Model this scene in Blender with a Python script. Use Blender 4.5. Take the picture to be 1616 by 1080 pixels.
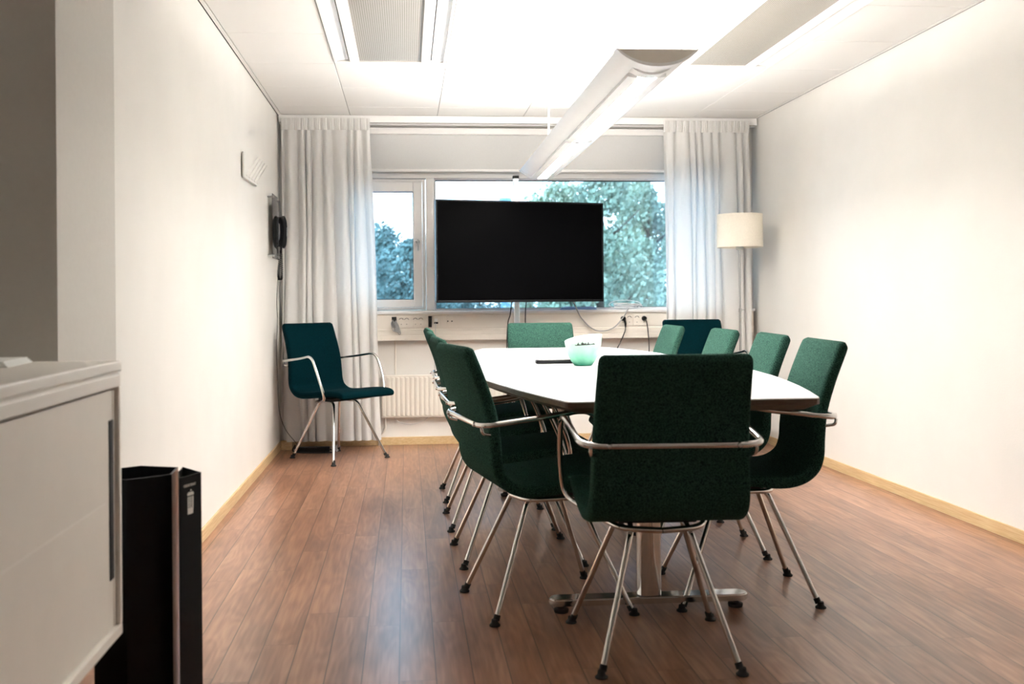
import bpy, bmesh, math, random
from mathutils import Vector, Matrix
random.seed(7)
PI = math.pi
SC = bpy.context.scene
for o in list(bpy.data.objects): bpy.data.objects.remove(o)
COL = SC.collection

# ------------------------------------------------------------------ camera
CAM_Z = 1.0875
yaw, roll = 0.0841141, -0.0078095
cd = bpy.data.cameras.new('camera'); cam = bpy.data.objects.new('camera', cd); COL.objects.link(cam)
R0 = Vector((math.cos(yaw), -math.sin(yaw), 0)); U0 = Vector((0, 0, 1)); F0 = Vector((math.sin(yaw), math.cos(yaw), 0))
rt = R0*math.cos(roll) + U0*math.sin(roll); up = U0*math.cos(roll) - R0*math.sin(roll)
M = Matrix(((rt.x, up.x, -F0.x, 0), (rt.y, up.y, -F0.y, 0), (rt.z, up.z, -F0.z, CAM_Z), (0, 0, 0, 1)))
cam.matrix_world = M
cd.sensor_width = 36; cd.lens = 1570/1616*36
cd.shift_x = (808-774.1)/1616; cd.shift_y = (473.4-540)/1616
cd.clip_start = .05; cd.clip_end = 400
cd.dof.use_dof = True; cd.dof.focus_distance = 5.0; cd.dof.aperture_fstop = 3.2
SC.camera = cam

# ------------------------------------------------------------------ world, exposure
w = bpy.data.worlds.new('sky'); SC.world = w; w.use_nodes = True
nt = w.node_tree; nt.nodes.clear()
wo = nt.nodes.new('ShaderNodeOutputWorld'); bg = nt.nodes.new('ShaderNodeBackground')
tc = nt.nodes.new('ShaderNodeTexCoord'); sx = nt.nodes.new('ShaderNodeSeparateXYZ')
rp = nt.nodes.new('ShaderNodeValToRGB')
rp.color_ramp.elements[0].position = .45; rp.color_ramp.elements[0].color = (.30, .34, .38, 1)
rp.color_ramp.elements[1].position = .52; rp.color_ramp.elements[1].color = (.74, .88, 1, 1)
e = rp.color_ramp.elements.new(.75); e.color = (.50, .74, 1, 1)
mr = nt.nodes.new('ShaderNodeMapRange'); mr.inputs[1].default_value = -1; mr.inputs[2].default_value = 1
nt.links.new(tc.outputs['Generated'], sx.inputs[0]); nt.links.new(sx.outputs[2], mr.inputs[0])
nt.links.new(mr.outputs[0], rp.inputs[0]); nt.links.new(rp.outputs[0], bg.inputs[0])
bg.inputs[1].default_value = 3.3
nt.links.new(bg.outputs[0], wo.inputs[0])
SC.view_settings.view_transform = 'Standard'; SC.view_settings.look = 'None'
SC.view_settings.gamma = 1; SC.view_settings.use_curve_mapping = False
SC.view_settings.exposure = 1.05
UP_EMIT, DOWN_EMIT = 48.0, 88.0      # pendant tubes / diffuser, used by the pendant's builder

# ------------------------------------------------------------------ materials
def s2l(c):
    return tuple(((v/255)/12.92 if v/255 <= .04045 else (((v/255)+.055)/1.055)**2.4) for v in c)
def mat(name, col, rough=.5, metal=0, noise=0, nscale=50, bump=0, bscale=200, spec=.5, emit=None, es=1, coat=0, col2=None, stretch=None, sheen=0):
    m = bpy.data.materials.new(name); m.use_nodes = True
    n = m.node_tree; b = n.nodes['Principled BSDF']
    c = s2l(col) if max(col) > 1 else col
    b.inputs['Base Color'].default_value = (*c, 1); b.inputs['Roughness'].default_value = rough
    b.inputs['Metallic'].default_value = metal; b.inputs['Specular IOR Level'].default_value = spec
    b.inputs['Coat Weight'].default_value = coat
    if sheen: b.inputs['Sheen Weight'].default_value = sheen; b.inputs['Sheen Roughness'].default_value = .4
    if emit: b.inputs['Emission Color'].default_value = (*emit, 1); b.inputs['Emission Strength'].default_value = es
    if noise or bump or col2:
        t = n.nodes.new('ShaderNodeTexCoord'); mp = n.nodes.new('ShaderNodeMapping')
        n.links.new(t.outputs['Object'], mp.inputs[0])
        if stretch: mp.inputs['Scale'].default_value = stretch
    if noise or col2:
        nz = n.nodes.new('ShaderNodeTexNoise'); nz.inputs['Scale'].default_value = nscale; nz.inputs['Detail'].default_value = 4
        n.links.new(mp.outputs[0], nz.inputs[0])
        r = n.nodes.new('ShaderNodeValToRGB')
        c2 = s2l(col2) if col2 else tuple(min(1, v*(1+noise)) for v in c)
        c1 = c if col2 else tuple(v*(1-noise) for v in c)
        r.color_ramp.elements[0].position = .35; r.color_ramp.elements[0].color = (*c1, 1)
        r.color_ramp.elements[1].position = .65; r.color_ramp.elements[1].color = (*c2, 1)
        n.links.new(nz.outputs[0], r.inputs[0]); n.links.new(r.outputs[0], b.inputs['Base Color'])
    if bump:
        nb = n.nodes.new('ShaderNodeTexNoise'); nb.inputs['Scale'].default_value = bscale; nb.inputs['Detail'].default_value = 3
        n.links.new(mp.outputs[0], nb.inputs[0])
        bp = n.nodes.new('ShaderNodeBump'); bp.inputs['Strength'].default_value = bump; bp.inputs['Distance'].default_value = .002
        n.links.new(nb.outputs[0], bp.inputs['Height']); n.links.new(bp.outputs[0], b.inputs['Normal'])
    return m

MT = {}
MT['wall'] = mat('painted_wall', (240, 237, 231), .75, bump=.25, bscale=140, spec=.25, noise=.015, nscale=3)
MT['wall_grey'] = mat('grey_wall', (172, 168, 158), .8, bump=.2, bscale=140, spec=.2)
MT['tile'] = mat('ceiling_tile', (240, 238, 234), .8, bump=.3, bscale=300, spec=.2)
MT['dark'] = mat('dark_gap', (22, 22, 22), .8)
MT['white'] = mat('white_lacquer', (248, 247, 245), .35, noise=.01, nscale=8)
MT['cab'] = mat('cabinet_white', (240, 235, 226), .45, noise=.012, nscale=10)
MT['cabdoor'] = mat('cabinet_door_white', (232, 226, 216), .5, noise=.012, nscale=10)
MT['cream'] = mat('cream_metal', (234, 227, 216), .45, noise=.01, nscale=10)
MT['frame'] = mat('window_frame_paint', (232, 230, 228), .4, noise=.01, nscale=12)
MT['chrome'] = mat('chrome', (.72, .71, .69), .13, 1, noise=.03, nscale=30)
MT['brushed'] = mat('brushed_steel', (.55, .55, .54), .3, 1, noise=.06, nscale=60)
MT['alu'] = mat('aluminium', (.75, .77, .80), .28, 1, noise=.03, nscale=60)
MT['blackpl'] = mat('black_plastic', (.004, .004, .005), .4, spec=.2, noise=.1, nscale=40)
MT['rubber'] = mat('black_rubber', (.008, .008, .008), .7, noise=.1, nscale=40)
MT['screen'] = mat('tv_screen', (.001, .001, .0012), .4, spec=.015, noise=.1, nscale=3)
MT['blind'] = mat('blind_fabric', (196, 196, 195), .8, bump=.3, bscale=500, noise=.02, nscale=200)
MT['tabletop'] = mat('white_laminate', (246, 246, 248), .30, noise=.006, nscale=5)
MT['tableedge'] = mat('walnut_edge', (104, 84, 66), .5, col2=(84, 66, 52), nscale=20, stretch=(1, 8, 8))
MT['green'] = mat('green_wool', (18, 40, 34), .95, col2=(58, 92, 80), nscale=260, bump=.5, bscale=500, spec=.04)
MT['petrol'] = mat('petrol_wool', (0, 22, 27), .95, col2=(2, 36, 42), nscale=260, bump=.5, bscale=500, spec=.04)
MT['binblack'] = mat('black_bin_steel', (.003, .004, .005), .35, noise=.1, nscale=20, spec=.18)
MT['facet_reflection'] = mat('facet_floor_reflection', (.55, .42, .36), .3, 1, noise=.05, nscale=30)  # floor reflection on the black bin, painted as a coppery tint
MT['print'] = mat('white_print', (225, 222, 215), .6, noise=.01)
MT['shade'] = mat('lamp_shade_fabric', (250, 243, 228), .8, noise=.03, nscale=120, bump=.3, bscale=300)
MT['grey_cable'] = mat('grey_cable', (150, 150, 148), .5, noise=.03)
MT['white_cable'] = mat('white_cable', (205, 205, 205), .5, noise=.03)
MT['paper'] = mat('paper', (235, 235, 230), .8, noise=.01)
MT['ash'] = mat('beige_plate', (228, 221, 209), .6, noise=.01)
MT['phonegrey'] = mat('grey_plastic', (186, 189, 192), .45, noise=.02)
MT['blue_cable'] = mat('blue_cable', (135, 165, 205), .5, noise=.03)
MT['bark'] = mat('bark', (70, 58, 48), .9, noise=.3, nscale=8, bump=.5, bscale=20)
MT['leafA'] = mat('leaf_pale', (158, 164, 136), .7, noise=.35, nscale=.9)
MT['leafB'] = mat('leaf_blue_green', (108, 128, 122), .7, noise=.4, nscale=.9)
MT['leafC'] = mat('leaf_mid', (134, 146, 124), .7, noise=.4, nscale=.9)
MT['ground'] = mat('frosty_ground', (196, 204, 208), .9, noise=.15, nscale=.2)
MT['houseWall'] = mat('house_wall', (190, 196, 200), .8, noise=.04, nscale=1)
MT['chimney'] = mat('blue_metal', (110, 150, 175), .5, noise=.05, nscale=2)

def pine():
    m = mat('pine_board', (222, 196, 152), .5, col2=(204, 172, 124), nscale=3, stretch=(14, 14, 60)); return m
MT['pine'] = pine()
def pine_y():
    m = mat('pine_board_side', (222, 196, 152), .5, col2=(206, 174, 128), nscale=3, stretch=(14, 2, 60)); return m
MT['piney'] = pine_y()

def curtain_mat():
    m = bpy.data.materials.new('curtain_cotton'); m.use_nodes = True; n = m.node_tree
    n.nodes.remove(n.nodes['Principled BSDF']); out = n.nodes['Material Output']
    d = n.nodes.new('ShaderNodeBsdfDiffuse'); t = n.nodes.new('ShaderNodeBsdfTranslucent'); mx = n.nodes.new('ShaderNodeMixShader')
    nz = n.nodes.new('ShaderNodeTexNoise'); nz.inputs['Scale'].default_value = 300
    tcn = n.nodes.new('ShaderNodeTexCoord'); r = n.nodes.new('ShaderNodeValToRGB')
    n.links.new(tcn.outputs['Object'], nz.inputs[0]); n.links.new(nz.outputs[0], r.inputs[0])
    r.color_ramp.elements[0].color = (*s2l((238, 236, 233)), 1); r.color_ramp.elements[1].color = (*s2l((250, 249, 247)), 1)
    n.links.new(r.outputs[0], d.inputs[0]); n.links.new(r.outputs[0], t.inputs[0])
    mx.inputs[0].default_value = .22
    n.links.new(d.outputs[0], mx.inputs[1]); n.links.new(t.outputs[0], mx.inputs[2]); n.links.new(mx.outputs[0], out.inputs[0])
    return m
MT['curtain'] = curtain_mat()

def glass_mat(name, tint=(1, 1, 1), fac=.06, rough=.0):
    m = bpy.data.materials.new(name); m.use_nodes = True; n = m.node_tree
    n.nodes.remove(n.nodes['Principled BSDF']); out = n.nodes['Material Output']
    t = n.nodes.new('ShaderNodeBsdfTransparent'); g = n.nodes.new('ShaderNodeBsdfGlossy'); mx = n.nodes.new('ShaderNodeMixShader')
    lw = n.nodes.new('ShaderNodeFresnel'); lw.inputs[0].default_value = 1.45
    t.inputs[0].default_value = (*tint, 1); g.inputs['Roughness'].default_value = rough
    mu = n.nodes.new('ShaderNodeMath'); mu.operation = 'ADD'; mu.inputs[1].default_value = fac
    n.links.new(lw.outputs[0], mu.inputs[0]); n.links.new(mu.outputs[0], mx.inputs[0])
    n.links.new(t.outputs[0], mx.inputs[1]); n.links.new(g.outputs[0], mx.inputs[2]); n.links.new(mx.outputs[0], out.inputs[0])
    return m
MT['glass'] = glass_mat('window_glass', (.84, .945, 1.0), .05)
MT['acrylic'] = glass_mat('clear_acrylic', (.96, .97, .97), -.03)

def floor_mat():
    m = bpy.data.materials.new('laminate_floor'); m.use_nodes = True; n = m.node_tree; b = n.nodes['Principled BSDF']
    L = n.links.new
    def mth(op, a, c=None, d=None):
        k = n.nodes.new('ShaderNodeMath'); k.operation = op
        for i, v in enumerate((a, c, d)):
            if v is None: continue
            if isinstance(v, (int, float)): k.inputs[i].default_value = v
            else: L(v, k.inputs[i])
        return k.outputs[0]
    tcn = n.nodes.new('ShaderNodeTexCoord'); sp = n.nodes.new('ShaderNodeSeparateXYZ'); L(tcn.outputs['Object'], sp.inputs[0])
    W, LEN = .107, 1.18
    px = mth('DIVIDE', mth('ADD', sp.outputs[0], .03), W); ix = mth('FLOOR', px); fx = mth('FRACT', px)
    w1 = n.nodes.new('ShaderNodeTexWhiteNoise'); w1.noise_dimensions = '1D'; L(ix, w1.inputs['W'])
    py = mth('DIVIDE', mth('ADD', sp.outputs[1], mth('MULTIPLY', w1.outputs['Value'], LEN)), LEN); iy = mth('FLOOR', py); fy = mth('FRACT', py)
    cb_ = n.nodes.new('ShaderNodeCombineXYZ'); L(ix, cb_.inputs[0]); L(iy, cb_.inputs[1])
    w2 = n.nodes.new('ShaderNodeTexWhiteNoise'); w2.noise_dimensions = '3D'; L(cb_.outputs[0], w2.inputs['Vector'])
    # seams: 1 on a joint, 0 inside a plank
    ex = mth('LESS_THAN', mth('MINIMUM', fx, mth('SUBTRACT', 1, fx)), .0017/W)
    ey = mth('LESS_THAN', mth('MINIMUM', fy, mth('SUBTRACT', 1, fy)), .0014/LEN)
    seam = mth('MAXIMUM', ex, mth('MULTIPLY', ey, .6))
    off = n.nodes.new('ShaderNodeVectorMath'); off.operation = 'MULTIPLY'; off.inputs[1].default_value = (13, 29, 7); L(w2.outputs['Color'], off.inputs[0])
    ad = n.nodes.new('ShaderNodeVectorMath'); ad.operation = 'ADD'; L(tcn.outputs['Object'], ad.inputs[0]); L(off.outputs[0], ad.inputs[1])
    m2 = n.nodes.new('ShaderNodeMapping'); m2.inputs['Scale'].default_value = (9, 1.5, 1); L(ad.outputs[0], m2.inputs[0])
    n1 = n.nodes.new('ShaderNodeTexNoise'); n1.inputs['Scale'].default_value = 1; n1.inputs['Detail'].default_value = 1.5; n1.inputs['Distortion'].default_value = .2; L(m2.outputs[0], n1.inputs[0])
    rings = mth('SINE', mth('MULTIPLY', n1.outputs[0], 60))
    m3 = n.nodes.new('ShaderNodeMapping'); m3.inputs['Scale'].default_value = (70, 4, 1); L(ad.outputs[0], m3.inputs[0])
    n2 = n.nodes.new('ShaderNodeTexNoise'); n2.inputs['Scale'].default_value = 1; n2.inputs['Detail'].default_value = 2; L(m3.outputs[0], n2.inputs[0])
    v = mth('ADD', mth('MULTIPLY', n2.outputs[0], .45), mth('ADD', mth('MULTIPLY', n1.outputs[0], .45), mth('ADD', mth('MULTIPLY', rings, .035), mth('ADD', .03, mth('MULTIPLY', w2.outputs['Value'], .08)))))
    r = n.nodes.new('ShaderNodeValToRGB'); cr = r.color_ramp
    cr.elements[0].position = .32; cr.elements[0].color = (*s2l((112, 76, 57)), 1)
    cr.elements[1].position = .72; cr.elements[1].color = (*s2l((182, 138, 110)), 1)
    ee = cr.elements.new(.52); ee.color = (*s2l((150, 107, 82)), 1)
    L(v, r.inputs[0])
    dk = n.nodes.new('ShaderNodeMixRGB'); dk.inputs[2].default_value = (*s2l((62, 42, 34)), 1)
    L(mth('MULTIPLY', seam, .9), dk.inputs[0]); L(r.outputs[0], dk.inputs[1]); L(dk.outputs[0], b.inputs['Base Color'])
    n3 = n.nodes.new('ShaderNodeTexNoise'); n3.inputs['Scale'].default_value = 2.2; n3.inputs['Detail'].default_value = 4; L(tcn.outputs['Object'], n3.inputs[0])
    rr = n.nodes.new('ShaderNodeMapRange'); rr.inputs[3].default_value = .277; rr.inputs[4].default_value = .295; L(n3.outputs[0], rr.inputs[0]); L(rr.outputs[0], b.inputs['Roughness'])
    bp = n.nodes.new('ShaderNodeBump'); bp.inputs['Strength'].default_value = .25; bp.inputs['Distance'].default_value = .001; bp.invert = True
    L(seam, bp.inputs['Height']); L(bp.outputs[0], b.inputs['Normal'])
    b.inputs['Specular IOR Level'].default_value = .8
    return m
MT['floor'] = floor_mat()

def mesh_panel_mat():
    m = mat('perforated_steel', (196, 192, 184), .5); n = m.node_tree; b = n.nodes['Principled BSDF']; L = n.links.new
    tcn = n.nodes.new('ShaderNodeTexCoord'); mp = n.nodes.new('ShaderNodeMapping'); mp.inputs['Scale'].default_value = (95, 95, 0)
    L(tcn.outputs['Object'], mp.inputs[0])
    v = n.nodes.new('ShaderNodeTexVoronoi'); v.inputs['Scale'].default_value = 1; v.inputs['Randomness'].default_value = 0; L(mp.outputs[0], v.inputs[0])
    r = n.nodes.new('ShaderNodeValToRGB'); r.color_ramp.elements[0].position = .26; r.color_ramp.elements[0].color = (*s2l((84, 80, 74)), 1)
    r.color_ramp.elements[1].position = .34; r.color_ramp.elements[1].color = (*s2l((158, 154, 146)), 1)
    L(v.outputs['Distance'], r.inputs[0]); L(r.outputs[0], b.inputs['Base Color']); return m
MT['perf'] = mesh_panel_mat()

def bowl_mat():
    m = mat('frosted_glass_green', (225, 245, 235), .25); n = m.node_tree; b = n.nodes['Principled BSDF']; L = n.links.new
    tcn = n.nodes.new('ShaderNodeTexCoord'); s = n.nodes.new('ShaderNodeSeparateXYZ'); L(tcn.outputs['Object'], s.inputs[0])
    nz = n.nodes.new('ShaderNodeTexNoise'); nz.inputs['Scale'].default_value = 22; L(tcn.outputs['Object'], nz.inputs[0])
    a = n.nodes.new('ShaderNodeMath'); a.operation = 'MULTIPLY_ADD'; a.inputs[1].default_value = .03; L(nz.outputs[0], a.inputs[0]); L(s.outputs[2], a.inputs[2])
    r = n.nodes.new('ShaderNodeValToRGB'); cr = r.color_ramp
    mr2 = n.nodes.new('ShaderNodeMapRange'); mr2.inputs[1].default_value = .0; mr2.inputs[2].default_value = .17; L(a.outputs[0], mr2.inputs[0])
    cr.elements[0].position = .08; cr.elements[0].color = (*s2l((30, 130, 102)), 1)
    cr.elements[1].position = .75; cr.elements[1].color = (*s2l((196, 222, 208)), 1)
    e2 = cr.elements.new(.35); e2.color = (*s2l((120, 192, 162)), 1)
    L(mr2.outputs[0], r.inputs[0]); L(r.outputs[0], b.inputs['Base Color'])
    b.inputs['Subsurface Weight'].default_value = .3; b.inputs['Subsurface Radius'].default_value = (.02, .03, .02)
    return m
MT['bowl'] = bowl_mat()

# ------------------------------------------------------------------ mesh helpers
def link(name, me, m, parent=None, smooth=False):
    o = bpy.data.objects.new(name, me); COL.objects.link(o)
    if m is not None: me.materials.append(m)
    if smooth:
        for p in me.polygons: p.use_smooth = True
    if parent: o.parent = parent
    return o
def obj(name, bm, m, parent=None, smooth=False, auto=None):
    me = bpy.data.meshes.new(name); bmesh.ops.recalc_face_normals(bm, faces=bm.faces[:]); bm.to_mesh(me); bm.free()
    o = link(name, me, m, parent, smooth or auto)
    if auto:
        try: me.set_sharp_from_angle(angle=math.radians(auto))
        except Exception: pass
    return o
def tag(o, label=None, cat=None, group=None, kind=None):
    if label: o['label'] = label
    if cat: o['category'] = cat
    if group: o['group'] = group
    if kind: o['kind'] = kind
    return o
def empty(name, loc=(0, 0, 0), rz=0):
    o = bpy.data.objects.new(name, None); COL.objects.link(o); o.location = loc; o.rotation_euler = (0, 0, rz); o.empty_display_size = .05
    return o
def copy_tree(o, parent=None):
    c = o.copy(); COL.objects.link(c)
    if parent: c.parent = parent
    for ch in [x for x in bpy.data.objects if x.parent == o]: copy_tree(ch, c)
    return c
def nb(): return bmesh.new()
def box(bm, x0, x1, y0, y1, z0, z1, bev=0, seg=2):
    t = bmesh.new()
    v = [t.verts.new((x, y, z)) for x in (x0, x1) for y in (y0, y1) for z in (z0, z1)]
    for f in ((0, 1, 3, 2), (4, 6, 7, 5), (0, 4, 5, 1), (2, 3, 7, 6), (0, 2, 6, 4), (1, 5, 7, 3)): t.faces.new([v[i] for i in f])
    if bev: bmesh.ops.bevel(t, geom=t.edges[:], offset=bev, segments=seg, profile=.5, affect='EDGES')
    merge(bm, t)
def merge(bm, t, mx=None):
    if mx is not None: bmesh.ops.transform(t, matrix=mx, verts=t.verts[:])
    me = bpy.data.meshes.new('tmp'); t.to_mesh(me); t.free(); bm.from_mesh(me); bpy.data.meshes.remove(me)
def BX(name, dims, m, parent=None, bev=0):
    b = nb(); box(b, *dims, bev=bev); return obj(name, b, m, parent)
def fillet(pts, rads, seg=7):
    P = [Vector(p) for p in pts]; out = [P[0]]
    for i in range(1, len(P)-1):
        r = rads[i] if isinstance(rads, (list, tuple)) else rads
        a, b, c = P[i-1], P[i], P[i+1]
        d1 = (a-b); d2 = (c-b); l = min(r, d1.length*.49, d2.length*.49)
        if r <= 0: out.append(b); continue
        p1 = b+d1.normalized()*l; p2 = b+d2.normalized()*l
        for k in range(seg+1):
            t = k/seg; out.append(p1*(1-t)**2 + b*2*t*(1-t) + p2*t*t)
    out.append(P[-1]); return out
def catmull(pts, n=8):
    P = [Vector(p) for p in pts]; P = [P[0]*2-P[1]]+P+[P[-1]*2-P[-2]]; out = []
    for i in range(1, len(P)-2):
        for k in range(n):
            t = k/n; a, b, c, d = P[i-1:i+3]
            out.append(.5*((2*b)+(c-a)*t+(2*a-5*b+4*c-d)*t*t+(3*b-a-3*c+d)*t**3))
    out.append(P[-2]); return out
def tube(bm, pts, r, n=10, closed=False, caps=True, r2=None):
    P = [Vector(p) for p in pts]; rings = []; prev = None; N = len(P)
    for i, p in enumerate(P):
        if closed: t = (P[(i+1) % N]-P[i-1]).normalized()
        else: t = (P[min(i+1, N-1)]-P[max(i-1, 0)]).normalized()
        if prev is None:
            u = t.orthogonal().normalized()
        else:
            u = prev - t*prev.dot(t)
            u = u.normalized() if u.length > 1e-6 else t.orthogonal().normalized()
        prev = u; v = t.cross(u)
        rr = r if r2 is None else r+(r2-r)*i/(N-1)
        rings.append([bm.verts.new(p+(u*math.cos(2*PI*k/n)+v*math.sin(2*PI*k/n))*rr) for k in range(n)])
    for i in range(N-1 if not closed else N):
        a, b = rings[i], rings[(i+1) % N]
        for k in range(n): bm.faces.new((a[k], a[(k+1) % n], b[(k+1) % n], b[k]))
    if caps and not closed:
        bm.faces.new(rings[0][::-1]); bm.faces.new(rings[-1])
def TUBE(name, pts, r, m, parent=None, n=10, **k):
    b = nb(); tube(b, pts, r, n, **k); return obj(name, b, m, parent, auto=50)
def lathe(bm, prof, c=(0, 0, 0), n=28, axis='z', cap=True):
    rings = []
    for r, z in prof:
        ring = []
        for k in range(n):
            a = 2*PI*k/n; q = (r*math.cos(a), r*math.sin(a), z)
            if axis == 'y': q = (q[0], q[2], q[1])
            if axis == 'x': q = (q[2], q[0], q[1])
            ring.append(bm.verts.new((c[0]+q[0], c[1]+q[1], c[2]+q[2])))
        rings.append(ring)
    for a, b in zip(rings, rings[1:]):
        for k in range(n): bm.faces.new((a[k], a[(k+1) % n], b[(k+1) % n], b[k]))
    if cap:
        if prof[0][0] > 1e-4: bm.faces.new(rings[0][::-1])
        if prof[-1][0] > 1e-4: bm.faces.new(rings[-1])
def LATHE(name, prof, c, m, parent=None, n=28, **k):
    b = nb(); lathe(b, prof, c, n, **k); bmesh.ops.remove_doubles(b, verts=b.verts[:], dist=1e-5); return obj(name, b, m, parent, auto=40)
def prism(bm, poly, z0, z1):
    a = [bm.verts.new((x, y, z0)) for x, y in poly]; b = [bm.verts.new((x, y, z1)) for x, y in poly]
    n = len(poly); bm.faces.new(a[::-1]); bm.faces.new(b)
    for i in range(n): bm.faces.new((a[i], a[(i+1) % n], b[(i+1) % n], b[i]))
def extr(bm, prof, x0, x1):                      # profile in (y,z) extruded along x
    a = [bm.verts.new((x0, y, z)) for y, z in prof]; b = [bm.verts.new((x1, y, z)) for y, z in prof]
    n = len(prof); bm.faces.new(a[::-1]); bm.faces.new(b)
    for i in range(n): bm.faces.new((a[i], a[(i+1) % n], b[(i+1) % n], b[i]))
def text_mesh(name, body, size, m, mx, parent=None, font_ext=.0004):
    cu = bpy.data.curves.new(name, 'FONT'); cu.body = body; cu.size = size; cu.align_x = 'CENTER'; cu.extrude = font_ext; cu.resolution_u = 3
    t = bpy.data.objects.new(name+'_tmp', cu); COL.objects.link(t)
    dg = bpy.context.evaluated_depsgraph_get(); me = bpy.data.meshes.new_from_object(t.evaluated_get(dg))
    bpy.data.objects.remove(t); me.transform(mx); me.materials.clear()
    return link(name, me, m, parent)

# ------------------------------------------------------------------ room shell
H = 2.458; XL = -.936; XR = 2.683; YB = 7.53; XN = -1.36; YN = 2.86; Y0 = -2.2
def S(name, dims, m, bev=0):
    return tag(BX(name, dims, m, None, bev), kind='structure')
S('floor', (XN-.2, XR+.2, Y0-.2, YB+.25, -.12, 0), MT['floor'])
S('wall_right', (XR, XR+.15, Y0, YB+.2, 0, H+.2), MT['wall'])
b = nb(); prism(b, [(XL, YB+.2), (XL, 3.30), (-.969, YN), (XN-.15, YN), (XN-.15, YB+.2)][::-1], 0, H+.2)
tag(obj('wall_left', b, MT['wall']), kind='structure')
S('wall_left_near', (XN-.15, XN, Y0, YN, 0, H+.2), MT['wall'])
S('wall_near', (XN-.15, XR+.15, Y0-.15, Y0, 0, H+.2), MT['wall'])
WX0, WX1, WZ0, WZ1 = -.52, 2.42, 1.0, 2.05
b = nb()
box(b, XL, WX0, YB, YB+.22, 0, H+.2); box(b, WX1, XR, YB, YB+.22, 0, H+.2)
box(b, WX0, WX1, YB, YB+.22, 0, WZ0); box(b, WX0, WX1, YB, YB+.22, WZ1, H+.2)
tag(obj('wall_back', b, MT['wall']), kind='structure')
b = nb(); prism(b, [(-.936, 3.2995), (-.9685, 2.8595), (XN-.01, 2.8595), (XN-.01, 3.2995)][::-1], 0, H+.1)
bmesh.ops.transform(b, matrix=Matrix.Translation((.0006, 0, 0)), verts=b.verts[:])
tag(obj('trim_splay_shade', b, mat('splay_shade_grey', (206, 202, 194), .7, noise=.01)), kind='structure')  # skin over the splayed wall face, greyed to paint in its weaker light
# baseboards
bh = .06
S('baseboard_right', (XR-.012, XR, Y0, YB, 0, bh), MT['piney'], .002)
S('baseboard_left', (XL, XL+.012, 3.30, YB, 0, bh), MT['piney'], .002)
S('baseboard_back', (XL+.013, XR-.013, YB-.012, YB, 0, bh), MT['pine'], .002)
S('baseboard_left_near', (XN, XN+.012, Y0, YN, 0, bh), MT['piney'], .002)
S('trim_1', (XL+.013, -.843, 7.375, YB-.013, 0, .068), MT['pine'], .002)

# ceiling: tiles with fine gaps, openings for the two chilled beams
b = nb(); g = .0018
xs = [XL+.03, -.405, .238, .881, 1.517, 2.155, XR-.03]
ys = [YB, 7.08, 6.437, 5.795]
y = 5.795
while y > Y0: y -= .6435; ys.append(max(y, Y0))
BEAM_Y = 5.745
for i in range(len(xs)-1):
    for j in range(len(ys)-1):
        y1, y0 = ys[j], ys[j+1]
        if i in (1, 4) and y1 <= 5.8: continue
        if y1-y0 < .02: continue
        if i in (1, 4) and abs(y0-5.795) < .01: y0 = BEAM_Y
        box(b, xs[i]+g, xs[i+1]-g, y0+g, y1-g, H, H+.015, bev=.0022, seg=1)
box(b, XL+.008, XL+.03-g, Y0, YB, H-.001, H+.015); box(b, XR-.03+g, XR-.008, Y0, YB, H-.001, H+.015)
box(b, XN, XL+.006, Y0, YN-.001, H, H+.015)
tag(obj('ceiling', b, MT['tile']), kind='structure')
S('trim_2', (XN-.1, XR+.1, Y0-.1, YB+.2, H+.16, H+.2), MT['dark'])          # slab above the tiles
# long T-bars (thin grey lines on the tile joints)
b = nb()
for x in xs[1:-1]: box(b, x-.006, x+.006, Y0, YB, H+.004, H+.012)
tag(obj('trim_3', b, mat('bar_grey', (120, 117, 112), .5, noise=.02)), kind='structure')
b = nb(); box(b, XL+.0005, XL+.0075, 3.3, YB, H+.001, H+.02); box(b, XR-.0075, XR-.0005, Y0, YB, H+.001, H+.02)
box(b, XL+.01, XR-.01, YB-.008, YB-.0005, H+.0005, H+.02)
tag(obj('trim_gap_shadow', b, MT['dark']), kind='structure')  # dark strips filling the wall-ceiling gap, painting in its shadow line
# white slim covers along two bars
b = nb()
box(b, xs[2]-.018, xs[2]-.004, Y0, BEAM_Y, H-.012, H+.002, .002); box(b, xs[1]+.004, xs[1]+.018, Y0, BEAM_Y, H-.008, H+.002, .002)
box(b, xs[5]-.016, xs[5]-.004, Y0, BEAM_Y, H-.008, H+.002, .002)
tag(obj('trim_4', b, MT['white']), kind='structure')

def chilled_beam(x0, x1, label):
    r = empty('chilled_beam', ((x0+x1)/2, 0, H)); tag(r, label, 'ceiling panel')
    cx = (x0+x1)/2
    f = nb()
    for s in (-1, 1):
        # sloping outer band, gap, flat inner band
        a0 = (x0-cx if s < 0 else x1-cx)
        pts = [(a0+(-s)*.006, .0), (a0-s*.084, .010), (a0-s*.084, .022), (a0+(-s)*.006, .012)]
        v0 = [f.verts.new((px, Y0, pz)) for px, pz in pts]; v1 = [f.verts.new((px, BEAM_Y-.012, pz)) for px, pz in pts]
        f.faces.new(v0); f.faces.new(v1[::-1])
        for i in range(4): f.faces.new((v0[i], v0[(i+1) % 4], v1[(i+1) % 4], v1[i]))
    obj('outer_band', f, MT['white'], r)
    for s in (-1, 1):
        e0 = s*((x1-x0)/2-.092); e1 = s*((x1-x0)/2-.145)
        BX('side_rail', (min(e0, e1), max(e0, e1), Y0, BEAM_Y-.006, -.006, .03), MT['white'], r, .003)
    hw = (x1-x0)/2-.143
    BX('perforated_panel', (-hw, hw, Y0, BEAM_Y-.008, .006, .014), MT['perf'], r)
    BX('casing', (-(x1-x0)/2+.01, (x1-x0)/2-.01, Y0, BEAM_Y-.004, .06, .07), MT['dark'], r)
    return r
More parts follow.
